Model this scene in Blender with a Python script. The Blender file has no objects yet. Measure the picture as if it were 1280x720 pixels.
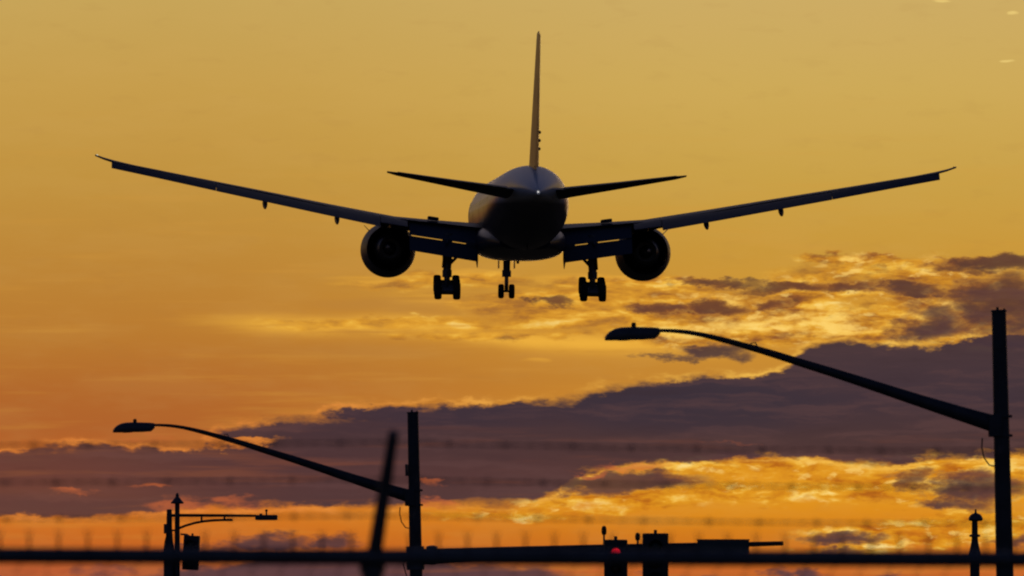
import bpy, bmesh, math, random
from mathutils import Vector, Matrix, Euler

random.seed(7)
scene = bpy.context.scene
R = math.radians

# ------------------------------------------------------------------ camera
FPX = 14222.0                 # focal length in photo pixels (400 mm on a 36 mm sensor)
PITCH = R(2.53)
CAM = Vector((0.0, 0.0, 1.7))
cam_data = bpy.data.cameras.new('camera')
cam = bpy.data.objects.new('camera', cam_data)
scene.collection.objects.link(cam)
cam_data.lens = 400.0
cam_data.sensor_width = 36.0
cam_data.clip_start = 0.5
cam_data.clip_end = 60000.0
cam.location = CAM
cam.rotation_euler = (R(90) + PITCH, 0, 0)
cam_data.dof.use_dof = True
cam_data.dof.focus_distance = 700.0
cam_data.dof.aperture_fstop = 13.5
scene.camera = cam

SUN_EL, SUN_AZ = R(1.6), R(2.2)
scene.view_settings.view_transform = 'Standard'
scene.view_settings.look = 'None'
scene.view_settings.exposure = 0.0
scene.view_settings.gamma = 1.0
scene.render.engine = 'CYCLES'
scene.cycles.filter_width = 2.1
scene.cycles.max_bounces = 6


def lin(c):
    out = []
    for v in c:
        v /= 255.0
        out.append(v / 12.92 if v <= 0.04045 else ((v + 0.055) / 1.055) ** 2.4)
    return tuple(out) + (1.0,)


# ------------------------------------------------------------------ sky (world)
world = bpy.data.worlds.new('World')
scene.world = world
world.use_nodes = True
NT = world.node_tree
for n in list(NT.nodes):
    NT.nodes.remove(n)


class E:
    """a tiny expression builder over shader math nodes"""
    def __init__(self, sock):
        self.s = sock

    def _op(self, op, *args, clamp=False):
        n = NT.nodes.new('ShaderNodeMath')
        n.operation = op
        n.use_clamp = clamp
        for i, a in enumerate((self,) + args):
            if isinstance(a, E):
                NT.links.new(a.s, n.inputs[i])
            else:
                n.inputs[i].default_value = float(a)
        return E(n.outputs[0])

    def __add__(self, o): return self._op('ADD', o)
    __radd__ = __add__
    def __sub__(self, o): return self._op('SUBTRACT', o)
    def __rsub__(self, o): return self._op('MULTIPLY', -1.0)._op('ADD', o)
    def __mul__(self, o): return self._op('MULTIPLY', o)
    __rmul__ = __mul__
    def max(self, o): return self._op('MAXIMUM', o)
    def min(self, o): return self._op('MINIMUM', o)
    def exp(self): return self._op('EXPONENT')
    def clamp(self): return self._op('ADD', 0.0, clamp=True)
    def smax(self, o, k): return self._op('SMOOTH_MAX', o, k)

    def ss(self, a, b):
        n = NT.nodes.new('ShaderNodeMapRange')
        n.interpolation_type = 'SMOOTHSTEP'
        NT.links.new(self.s, n.inputs[0])
        if a < b:
            n.inputs[1].default_value, n.inputs[2].default_value = a, b
            n.inputs[3].default_value, n.inputs[4].default_value = 0, 1
        else:
            n.inputs[1].default_value, n.inputs[2].default_value = b, a
            n.inputs[3].default_value, n.inputs[4].default_value = 1, 0
        return E(n.outputs[0])


def xyz(x, y, z=0.0):
    n = NT.nodes.new('ShaderNodeCombineXYZ')
    for i, a in enumerate((x, y, z)):
        if isinstance(a, E):
            NT.links.new(a.s, n.inputs[i])
        else:
            n.inputs[i].default_value = a
    return n.outputs[0]


def noise(x, y, detail=5.0, rough=0.55, seed=0.0, color=False):
    n = NT.nodes.new('ShaderNodeTexNoise')
    n.noise_dimensions = '3D'
    NT.links.new(xyz(x, y, seed), n.inputs['Vector'])
    n.inputs['Scale'].default_value = 1.0
    n.inputs['Detail'].default_value = detail
    n.inputs['Roughness'].default_value = rough
    if color:
        s = NT.nodes.new('ShaderNodeSeparateColor')
        NT.links.new(n.outputs['Color'], s.inputs[0])
        return E(s.outputs[0]), E(s.outputs[1])
    return E(n.outputs[0])


def mix(fac, a, b):
    n = NT.nodes.new('ShaderNodeMix')
    n.data_type = 'RGBA'
    n.clamp_factor = True
    if isinstance(fac, E):
        NT.links.new(fac.s, n.inputs[0])
    else:
        n.inputs[0].default_value = fac
    for i, c in ((6, a), (7, b)):
        if isinstance(c, tuple):
            n.inputs[i].default_value = c
        else:
            NT.links.new(c, n.inputs[i])
    return n.outputs[2]


def ramp(x, stops):
    """x in sky units; stops [(x, rgb)]"""
    lo, hi = stops[0][0], stops[-1][0]
    t = (x - lo) * (1.0 / (hi - lo))
    n = NT.nodes.new('ShaderNodeValToRGB')
    NT.links.new(t.s, n.inputs[0])
    cr = n.color_ramp
    cr.interpolation = 'LINEAR'
    while len(cr.elements) > 2:
        cr.elements.remove(cr.elements[-1])
    cr.elements[0].position = 0.0
    cr.elements[0].color = lin(stops[0][1])
    cr.elements[1].position = 1.0
    cr.elements[1].color = lin(stops[-1][1])
    for p, c in stops[1:-1]:
        e = cr.elements.new((p - lo) / (hi - lo))
        e.color = lin(c)
    return n.outputs[0]


def curve(x, pts, ylo, yhi):
    """piecewise curve through pts, x from pts[0][0] to pts[-1][0]"""
    x0, x1 = pts[0][0], pts[-1][0]
    n = NT.nodes.new('ShaderNodeFloatCurve')
    t = ((x - x0) * (1.0 / (x1 - x0))).clamp()
    NT.links.new(t.s, n.inputs['Value'])
    c = n.mapping.curves[0]
    cp = [((p - x0) / (x1 - x0), (y - ylo) / (yhi - ylo)) for p, y in pts]
    c.points[0].location = cp[0]
    c.points[1].location = cp[-1]
    for p in cp[1:-1]:
        c.points.new(*p)
    n.mapping.update()
    return E(n.outputs[0]) * (yhi - ylo) + ylo


# azimuth / elevation of the looked-at direction, expressed in the sky unit
# (1 unit = 1/14222 rad), U to the right, V downwards, both fixed in the world
geo = NT.nodes.new('ShaderNodeTexCoord')
sep = NT.nodes.new('ShaderNodeSeparateXYZ')
NT.links.new(geo.outputs['Generated'], sep.inputs[0])
dx, dy, dz = (E(sep.outputs[i]) for i in range(3))
az = dx._op('ARCTAN2', dy)
el = dz._op('ARCSINE')
X = az * FPX + 640.0
Y = (el - PITCH) * (-FPX) + 360.0

w1, w2 = noise(X * (1 / 130), Y * (1 / 46), 6, 0.6, 3.0, color=True)
f1, f2 = noise(X * (1 / 40), Y * (1 / 18), 5, 0.62, 9.0, color=True)
Xw = X + (w1 - 0.5) * 110.0 + (f1 - 0.5) * 70.0
Yw = Y + (w2 - 0.5) * 34.0 + (f2 - 0.5) * 34.0
P = xyz(Xw, Yw)
P2 = xyz(X + (w1 - 0.5) * 60.0, Y + (w2 - 0.5) * 14.0)


def blobs(pos, lst):
    acc = None
    for cx, cy, rx, ry, w in lst:
        n = NT.nodes.new('ShaderNodeVectorMath')
        n.operation = 'MULTIPLY_ADD'
        NT.links.new(pos, n.inputs[0])
        n.inputs[1].default_value = (1 / rx, 1 / ry, 0)
        n.inputs[2].default_value = (-cx / rx, -cy / ry, 0)
        d = NT.nodes.new('ShaderNodeVectorMath')
        d.operation = 'DOT_PRODUCT'
        NT.links.new(n.outputs[0], d.inputs[0])
        NT.links.new(n.outputs[0], d.inputs[1])
        v = E(d.outputs['Value'])._op('MULTIPLY_ADD', -w, w)
        acc = v if acc is None else acc.max(v)
    return acc


cloud_n = noise(X * (1 / 130), Y * (1 / 36), 7, 0.58, 21.0)
fine_n = noise(X * (1 / 62) + (w1 - 0.5) * 0.8, Y * (1 / 21) + (w2 - 0.5) * 0.8, 5, 0.56, 33.0)
streak_n = noise(X * (1 / 240) + Y * (1 / 500), Y * (1 / 15), 5, 0.55, 47.0)

#SKYBASE
base_l = ramp(Y, [(-2200, (122, 116, 128)), (-1100, (150, 128, 108)), (-300, (192, 156, 92)), (0, (199, 164, 88)), (110, (199, 157, 76)),
                  (220, (194, 147, 64)), (320, (190, 135, 56)), (420, (186, 122, 48)), (490, (178, 104, 44)),
                  (540, (176, 98, 44)), (600, (194, 100, 38)), (650, (208, 114, 34)), (690, (196, 98, 36)),
                  (712, (180, 88, 48)), (800, (110, 60, 50)), (1000, (70, 48, 50))])
base_r = ramp(Y, [(-2200, (124, 118, 130)), (-1100, (154, 130, 110)), (-300, (196, 160, 100)), (0, (205, 172, 100)), (110, (206, 170, 88)),
                  (220, (202, 161, 72)), (320, (202, 151, 58)), (400, (211, 149, 50)), (470, (198, 136, 50)),
                  (560, (222, 146, 36)), (620, (226, 150, 32)), (655, (216, 132, 28)), (690, (202, 110, 30)),
                  (712, (200, 102, 40)), (800, (120, 66, 48)), (1000, (74, 50, 50))])
col = mix(X.ss(150, 1000), base_l, base_r)
# soft large-scale unevenness of the clear sky
col = mix((streak_n - 0.5).ss(0.0, 0.25) * Y.ss(60, 420) * 0.28, col, lin((214, 152, 60)))

col = mix(cloud_n.ss(0.42, 0.66) * 0.07, col, lin((212, 170, 96)))
col = mix(fine_n.ss(0.46, 0.30) * 0.07, col, lin((160, 112, 60)))

# thin golden veils below the aeroplane
band_c = curve(X, [(150, 400), (260, 404), (400, 408), (520, 408), (600, 417), (700, 428), (800, 431), (900, 436)], 300, 500)
dband = (Y - band_c + (w2 - 0.5) * 16.0)
g_band = (dband * dband * (-1 / 110.0)).exp() * X.ss(190, 420) * X.ss(960, 760) * streak_n.ss(0.26, 0.50)
col = mix(g_band * 1.0, col, lin((236, 174, 62)))
g_up = blobs(P2, [(480, 350, 100, 10, 1), (640, 372, 190, 22, 1), (760, 352, 130, 14, 1), (590, 346, 70, 12, 1), (672, 450, 22, 5, 1.0), (780, 400, 120, 24, 1)])
col = mix(g_up.ss(0.0, 1.0) * streak_n.ss(0.38, 0.62) * 0.75, col, lin((236, 172, 60)))
p_up = blobs(P2, [(560, 385, 110, 14, 1), (470, 380, 120, 12, .8), (450, 440, 200, 14, .6)])
col = mix(p_up.ss(0.0, 1.0) * 0.30, col, lin((176, 122, 62)))

# the broken golden deck on the right, above the dark bank
deck = blobs(P, [(1010, 395, 230, 50, 1), (1130, 370, 220, 62, 1), (880, 400, 130, 46, .9), (1230, 395, 140, 55, 1),
                 (1080, 322, 120, 9, .9), (1180, 330, 120, 14, .8), (850, 352, 110, 12, .7)])
deck_l = blobs(P, [(760, 380, 220, 38, 1.2), (560, 352, 150, 14, .8), (640, 412, 300, 14, .9), (480, 404, 200, 9, .7)])
dk = deck.ss(0.0, 0.75)
lump = noise(X * (1 / 84) + (w1 - 0.5) * 1.4, Y * (1 / 19) + (w2 - 0.5) * 1.4, 4, 0.52, 61.0)
lump = lump * 0.74 + noise(X * (1 / 26) + (f1 - 0.5) * 0.6, Y * (1 / 10) + (f2 - 0.5) * 0.6, 4, 0.55, 71.0) * 0.26
lump2 = noise(X * (1 / 76) + (w2 - 0.5) * 1.4, Y * (1 / 17) + (w1 - 0.5) * 1.4, 4, 0.55, 83.0)
lump2 = lump2 * 0.72 + noise(X * (1 / 24), Y * (1 / 10), 4, 0.58, 91.0) * 0.28
deck_c = ramp(lump, [(0.32, (92, 56, 44)), (0.41, (144, 84, 42)), (0.47, (188, 122, 38)), (0.53, (218, 150, 42)), (0.59, (242, 186, 70)), (0.67, (255, 222, 130))])
low_c = ramp(lump2, [(0.30, (132, 68, 26)), (0.40, (182, 100, 24)), (0.47, (212, 136, 28)), (0.53, (226, 154, 36)), (0.58, (244, 190, 76)), (0.66, (255, 226, 140))])
col = mix(deck_l.ss(0.0, 0.8) * streak_n.ss(0.32, 0.52) * 0.72, col, deck_c)
col = mix(dk * cloud_n.ss(0.28, 0.50) * 0.95, col, deck_c)
puff = noise(X * (1 / 30) + (w2 - 0.5) * 1.5, Y * (1 / 13) + (w1 - 0.5) * 1.5, 4, 0.55, 151.0)
col = mix(dk * puff.ss(0.47, 0.32) * 0.45, col, lin((126, 74, 42)))
col = mix(dk * puff.ss(0.54, 0.68) * 0.55, col, lin((255, 214, 118)))
hot = blobs(P, [(880, 408, 90, 16, 1), (1180, 400, 55, 30, 1), (1000, 405, 110, 18, 1), (1090, 318, 50, 6, .9), (1150, 385, 50, 14, .8), (920, 372, 70, 10, .7)])
col = mix(hot.ss(0.0, 0.9) * (lump * 0.5 + f1 * 0.5).ss(0.42, 0.62) * 0.85, col, lin((255, 212, 110)))

# the golden layer under the dark bank
low = blobs(P, [(1000, 598, 240, 36, 1), (900, 590, 120, 24, 1), (1180, 600, 150, 40, 1), (760, 625, 150, 20, .8), (1150, 668, 170, 22, .9), (1060, 690, 90, 12, .8), (1240, 655, 90, 25, .7), (640, 640, 140, 12, .5)])
lw = low.ss(0.02, 0.6)
col = mix(lw * cloud_n.ss(0.26, 0.48) * 0.92, col, low_c)

col = mix(lw * puff.ss(0.46, 0.30) * 0.38, col, lin((168, 88, 26)))
col = mix(lw * puff.ss(0.55, 0.68) * 0.55, col, lin((255, 216, 118)))

# dark clouds: the long bank between two edges
top_e = curve(X, [(-400, 580), (0, 566), (80, 556), (160, 560), (238, 563), (268, 540), (340, 524), (400, 518), (470, 508), (640, 502),
                  (700, 498), (750, 485), (850, 473), (960, 467), (985, 458), (1004, 438), (1030, 429), (1180, 431), (1240, 420), (1700, 405)], 380, 700)
bot_e = curve(X, [(-400, 650), (0, 645), (100, 648), (160, 645), (260, 637), (400, 634), (470, 636), (530, 631), (600, 634), (650, 630), (690, 614),
                  (725, 600), (800, 582), (870, 577), (950, 572), (1060, 578), (1100, 585), (1160, 578), (1700, 560)], 380, 700)
crumb = noise(X * (1 / 24), Y * (1 / 12), 4, 0.6, 131.0)
up = Y + (crumb - 0.5) * 16.0 + (f2 - 0.5) * 28.0 + (w2 - 0.5) * 12.0 - top_e
dn = bot_e - Y + (f1 - 0.5) * 26.0 + (w1 - 0.5) * 14.0
bank = up.min(dn)
holes = blobs(P, [(300, 551, 62, 8, 1), (258, 548, 40, 7, .8)]) + (f1 - 0.5) * 1.2
bank = bank.min(holes.max(-3.0) * (-9.0) + 5.0)

darks = blobs(P, [(770, 600, 108, 13, 1.5), (905, 438, 60, 11, 1), (850, 446, 42, 6, .8), (1245, 330, 95, 11, 1.1), (1258, 380, 74, 40, 1.1), (1160, 408, 56, 22, 1.1),
                  (1165, 392, 28, 10, .8), (1140, 362, 50, 9, 1), (1055, 359, 34, 7, .9), (980, 357, 60, 8, 1.1), (905, 350, 60, 6, .9),
                  (823, 386, 30, 8, .9), (888, 384, 40, 10, 1), (962, 381, 22, 7, .8), (690, 377, 30, 8, 1.3), (1280, 400, 50, 26, .8),
                  (1140, 600, 26, 15, 1), (1225, 612, 62, 17, 1.1), (1195, 632, 52, 10, 1), (1275, 678, 24, 9, .9), (1065, 673, 58, 9, 1), (1050, 690, 50, 6, .8),
                  (330, 681, 66, 13, 1), (425, 679, 44, 14, 1), (250, 690, 60, 7, .7),
                  (130, 712, 50, 9, .8), (450, 724, 280, 30, 2.4), (860, 722, 60, 8, .8), (990, 720, 40, 9, .9), (1100, 726, 60, 8, .7)])
dblob = darks.max(-1.5) + (fine_n - 0.5) * 1.5 + (f1 - 0.5) * 1.6
mask_b = dblob.ss(-0.4, 1.05) * 0.92
mask_k = (bank * (cloud_n.ss(0.36, 0.64) * 1.5 + 0.38)).ss(-2.5, 7.0) * (X.ss(420, 40) * -0.14 + 1.0)
dark_m = mask_b.max(mask_k)

# glowing fringe where a dark cloud ends
fr_k = ((bank + 3.0) * (bank + 3.0) * (-1 / 15.0)).exp() * fine_n.ss(0.36, 0.6) * (cloud_n.ss(0.38, 0.58) * 0.75 + 0.25)
fr_b = (dblob * dblob * (-12.0)).exp() * (dk.max(lw)).clamp()
fr_c = mix(X.ss(300, 900), lin((232, 138, 60)), lin((250, 196, 84)))
col = mix(fr_k * 0.75, col, fr_c)
col = mix(fr_b * 0.30, col, fr_c)

halo = dblob.ss(-0.75, 0.3) * dk.max(lw).clamp()
col = mix(halo * 0.65, col, lin((156, 92, 42)))

dcol = ramp(Y, [(300, (88, 58, 50)), (380, (82, 54, 50)), (430, (66, 50, 58)), (500, (55, 45, 58)), (550, (66, 48, 54)), (590, (78, 52, 55)),
                (630, (76, 53, 56)), (680, (76, 54, 58)), (720, (70, 56, 66))])
blue_d = blobs(P2, [(860, 505, 230, 48, 1), (30, 634, 190, 20, 1), (300, 690, 300, 24, .8), (600, 520, 160, 22, .6)])
dcol = mix(blue_d.ss(0, 1) * 0.8, dcol, lin((45, 42, 58)))
fold = noise(X * (1 / 210) + (w1 - 0.5) * 1.2, Y * (1 / 20) + (w2 - 0.5) * 1.6, 5, 0.58, 103.0)
dcol = mix(fold.ss(0.47, 0.64) * 0.40, dcol, lin((92, 64, 66)))
dcol = mix(fold.ss(0.46, 0.30) * 0.25, dcol, lin((44, 35, 46)))
dcol = mix(streak_n.ss(0.52, 0.70) * Y.ss(510, 580) * 0.40, dcol, lin((128, 70, 52)))
warm_d = blobs(P, [(825, 386, 40, 12, 1), (890, 384, 50, 14, 1), (960, 381, 30, 10, 1), (690, 377, 40, 12, 1), (1010, 357, 110, 12, 1), (1140, 600, 34, 20, .8)])
dcol = mix(warm_d.ss(0, 1) * 0.55, dcol, lin((112, 66, 42)))
col = mix(dark_m * 0.97, col, dcol)

# pink lit wisps inside the bank
pink = blobs(P, [(100, 617, 40, 5, 1), (182, 604, 34, 4, .8), (255, 628, 100, 11, .9), (330, 634, 60, 7, .7), (542, 605, 24, 6, 1), (550, 625, 28, 7, 1),
                 (735, 592, 24, 5, .8), (915, 556, 60, 2.5, .22), (790, 584, 60, 6, .9), (100, 716, 120, 14, .9), (735, 708, 24, 7, 1), (165, 548, 60, 4, .5)])
col = mix(pink.ss(0.0, 0.8) * fine_n.ss(0.38, 0.60) * 0.62, col, lin((200, 102, 56)))
# small bright scraps high on the right
scrap = blobs(P2, [(1175, 2, 12, 2.5, 1), (1272, 18, 9, 3, 1), (1258, 79, 11, 2.6, 1)])
col = mix(scrap.ss(0, 1) * 0.8, col, lin((236, 204, 120)))
#SKYEND

bg_glow = NT.nodes.new('ShaderNodeBackground')
NT.links.new(col, bg_glow.inputs[0])
bg_glow.inputs[1].default_value = 1.0

nish = NT.nodes.new('ShaderNodeTexSky')
nish.sky_type = 'NISHITA'
nish.sun_disc = False
nish.sun_elevation = SUN_EL
nish.sun_rotation = SUN_AZ
nish.air_density = 1.0
nish.dust_density = 1.5
nish.ozone_density = 2.0
bg_sky = NT.nodes.new('ShaderNodeBackground')
tint = NT.nodes.new('ShaderNodeMix')
tint.data_type = 'RGBA'
tint.blend_type = 'MULTIPLY'
tint.inputs[0].default_value = 1.0
NT.links.new(nish.outputs[0], tint.inputs[6])
tint.inputs[7].default_value = (0.72, 0.70, 1.25, 1)
NT.links.new(tint.outputs[2], bg_sky.inputs[0])
bg_sky.inputs[1].default_value = 0.06

# the glowing part of the sky fades into the dusk dome to the sides and upwards
aa = az * (1 / R(60))
ee = el * (1 / R(48))
fall = (aa * aa + ee * ee).ss(1.0, 0.15)
ms = NT.nodes.new('ShaderNodeMixShader')
NT.links.new(fall.s, ms.inputs[0])
NT.links.new(bg_sky.outputs[0], ms.inputs[1])
NT.links.new(bg_glow.outputs[0], ms.inputs[2])
wo = NT.nodes.new('ShaderNodeOutputWorld')
NT.links.new(ms.outputs[0], wo.inputs[0])

# ------------------------------------------------------------------ sun, low behind the cloud bank
sun_d = bpy.data.lights.new('sun', 'SUN')
sun_d.energy = 0.2
sun_d.angle = R(10)
sun_d.color = (1.0, 0.62, 0.30)
sun = bpy.data.objects.new('sun', sun_d)
scene.collection.objects.link(sun)
sdir = Vector((math.sin(SUN_AZ) * math.cos(SUN_EL), math.cos(SUN_AZ) * math.cos(SUN_EL), math.sin(SUN_EL)))
sun.rotation_euler = (-sdir).to_track_quat('-Z', 'Y').to_euler()


# ------------------------------------------------------------------ helpers
def material(name, color, rough=0.5, metal=0.0, var=0.15, scale=4.0, bump=0.0, emit=None, emit_s=0.0, coat=0.0, stretch=(1, 1, 1)):
    m = bpy.data.materials.new(name)
    m.use_nodes = True
    nt = m.node_tree
    b = nt.nodes['Principled BSDF']
    tc = nt.nodes.new('ShaderNodeTexCoord')
    mp = nt.nodes.new('ShaderNodeMapping')
    mp.inputs['Scale'].default_value = stretch
    nt.links.new(tc.outputs['Object'], mp.inputs[0])
    nz = nt.nodes.new('ShaderNodeTexNoise')
    nz.inputs['Scale'].default_value = scale
    nz.inputs['Detail'].default_value = 6
    nz.inputs['Roughness'].default_value = 0.65
    nt.links.new(mp.outputs[0], nz.inputs['Vector'])
    cr = nt.nodes.new('ShaderNodeValToRGB')
    cr.color_ramp.elements[0].position = 0.3
    cr.color_ramp.elements[1].position = 0.7
    cr.color_ramp.elements[0].color = tuple(c * (1 - var) for c in color) + (1,)
    cr.color_ramp.elements[1].color = tuple(min(1, c * (1 + var)) for c in color) + (1,)
    nt.links.new(nz.outputs[0], cr.inputs[0])
    nt.links.new(cr.outputs[0], b.inputs['Base Color'])
    mr = nt.nodes.new('ShaderNodeMapRange')
    mr.inputs[3].default_value = max(0.02, rough - 0.08)
    mr.inputs[4].default_value = min(1, rough + 0.08)
    nt.links.new(nz.outputs[0], mr.inputs[0])
    nt.links.new(mr.outputs[0], b.inputs['Roughness'])
    b.inputs['Metallic'].default_value = metal
    b.inputs['Coat Weight'].default_value = coat
    if bump:
        bp = nt.nodes.new('ShaderNodeBump')
        bp.inputs['Strength'].default_value = bump
        nt.links.new(nz.outputs[0], bp.inputs['Height'])
        nt.links.new(bp.outputs[0], b.inputs['Normal'])
    if emit:
        b.inputs['Emission Color'].default_value = tuple(emit) + (1,)
        b.inputs['Emission Strength'].default_value = emit_s
    return m


M = {
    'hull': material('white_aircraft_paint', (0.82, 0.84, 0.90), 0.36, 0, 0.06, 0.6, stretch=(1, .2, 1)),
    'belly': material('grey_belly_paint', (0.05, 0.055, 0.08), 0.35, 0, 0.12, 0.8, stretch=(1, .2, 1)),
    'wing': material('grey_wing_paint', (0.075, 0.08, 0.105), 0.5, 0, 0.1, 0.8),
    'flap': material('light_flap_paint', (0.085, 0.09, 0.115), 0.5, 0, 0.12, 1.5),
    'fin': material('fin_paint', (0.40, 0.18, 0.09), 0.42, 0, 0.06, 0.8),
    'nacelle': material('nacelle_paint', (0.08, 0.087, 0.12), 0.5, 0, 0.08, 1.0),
    'hot_metal': material('exhaust_metal', (0.20, 0.19, 0.19), 0.45, 0.8, 0.25, 3.0),
    'dark': material('dark_duct', (0.05, 0.05, 0.055), 0.7, 0, 0.2, 3.0),  # even dark grey shared by fan duct, fan, antennas and small wing and tail parts
    'gear': material('gear_grey_enamel', (0.16, 0.16, 0.17), 0.45, 0.2, 0.2, 3.0),
    'rubber': material('tyre_rubber', (0.022, 0.022, 0.023), 0.8, 0, 0.3, 5.0),
    'rim': material('wheel_alloy', (0.25, 0.25, 0.26), 0.4, 0.7, 0.2, 5.0),
    'glass': material('cabin_glass', (0.02, 0.022, 0.026), 0.1, 0, 0.1, 3.0),
    'white_lamp': material('white_lamp', (0.9, 0.9, 0.9), 0.3, emit=(1, 0.97, 0.92), emit_s=1.0),
    'tip_lamp': material('tip_lamp', (0.9, 0.9, 0.8), 0.3, emit=(1, 0.9, 0.6), emit_s=0.7),
    'steel': material('galvanised_steel', (0.16, 0.16, 0.165), 0.55, 0.5, 0.25, 3.0, 0.05),
    'pole': material('weathered_pole_steel', (0.09, 0.09, 0.092), 0.6, 0.3, 0.3, 2.5, 0.08),
    'housing': material('lamp_housing_paint', (0.10, 0.10, 0.105), 0.5, 0, 0.2, 4.0),
    'lens': material('frosted_lens', (0.25, 0.25, 0.24), 0.25, 0, 0.1, 6.0),
    'black': material('black_signal_paint', (0.03, 0.03, 0.031), 0.5, 0, 0.25, 5.0),
    'cable': material('black_cable', (0.02, 0.02, 0.02), 0.6, 0, 0.2, 5.0),
    'red': material('red_signal_lens', (0.5, 0.02, 0.02), 0.3, emit=(1.0, 0.01, 0.03), emit_s=0.85),
    'amber_off': material('unlit_amber_lens', (0.10, 0.05, 0.01), 0.3),
    'green_off': material('unlit_green_lens', (0.01, 0.06, 0.05), 0.3),
    'sign': material('sign_plate_paint', (0.06, 0.09, 0.08), 0.5, 0, 0.15, 5.0),
    'wire': material('fence_wire', (0.14, 0.14, 0.145), 0.5, 0.6, 0.25, 20.0),
    'asphalt': material('asphalt', (0.05, 0.05, 0.052), 0.9, 0, 0.35, 0.8, 0.2),
    'concrete': material('concrete', (0.26, 0.25, 0.24), 0.85, 0, 0.2, 1.5, 0.1),
    'soil': material('dry_grass_ground', (0.06, 0.065, 0.03), 0.95, 0, 0.4, 0.3, 0.3),
    'paint': material('road_paint', (0.7, 0.7, 0.66), 0.7, 0, 0.15, 3.0),
}


def add_window_band(m):
    nt = m.node_tree
    b = nt.nodes['Principled BSDF']
    tc = nt.nodes.new('ShaderNodeTexCoord')
    sp = nt.nodes.new('ShaderNodeSeparateXYZ')
    nt.links.new(tc.outputs['Object'], sp.inputs[0])

    def mth(op, a, b_=None):
        n = nt.nodes.new('ShaderNodeMath')
        n.operation = op
        for i, v in enumerate((a, b_)):
            if v is None:
                continue
            if isinstance(v, (int, float)):
                n.inputs[i].default_value = v
            else:
                nt.links.new(v, n.inputs[i])
        return n.outputs[0]
    fr = mth('FRACT', mth('MULTIPLY', mth('ADD', sp.outputs[1], 100.0), 1 / 0.56))
    w = mth('MULTIPLY', mth('LESS_THAN', mth('ABSOLUTE', mth('SUBTRACT', fr, 0.5)), 0.23), mth('LESS_THAN', mth('ABSOLUTE', mth('SUBTRACT', sp.outputs[2], 0.62)), 0.18))
    w = mth('MULTIPLY', w, mth('LESS_THAN', mth('ABSOLUTE', mth('SUBTRACT', sp.outputs[1], 16.0)), 21.5))
    low = nt.nodes.new('ShaderNodeMapRange')            # shade of the underside put into the colour: hull fades to navy below
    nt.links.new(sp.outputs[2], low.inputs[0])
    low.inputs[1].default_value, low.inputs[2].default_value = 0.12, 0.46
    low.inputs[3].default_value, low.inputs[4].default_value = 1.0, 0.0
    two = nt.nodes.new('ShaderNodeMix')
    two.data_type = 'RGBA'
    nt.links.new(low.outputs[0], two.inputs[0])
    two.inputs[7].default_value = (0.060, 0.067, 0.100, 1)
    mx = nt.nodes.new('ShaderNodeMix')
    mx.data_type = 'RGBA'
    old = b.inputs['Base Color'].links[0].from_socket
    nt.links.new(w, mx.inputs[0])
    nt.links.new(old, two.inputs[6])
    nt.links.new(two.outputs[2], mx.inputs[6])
    b.inputs['Specular IOR Level'].default_value = 0.35
    mx.inputs[7].default_value = (0.02, 0.022, 0.028, 1)
    nt.links.new(mx.outputs[2], b.inputs['Base Color'])


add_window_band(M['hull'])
for k_ in ('wing', 'flap', 'nacelle', 'belly', 'pole', 'steel'):
    M[k_].node_tree.nodes['Principled BSDF'].inputs['Specular IOR Level'].default_value = 0.25


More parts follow.
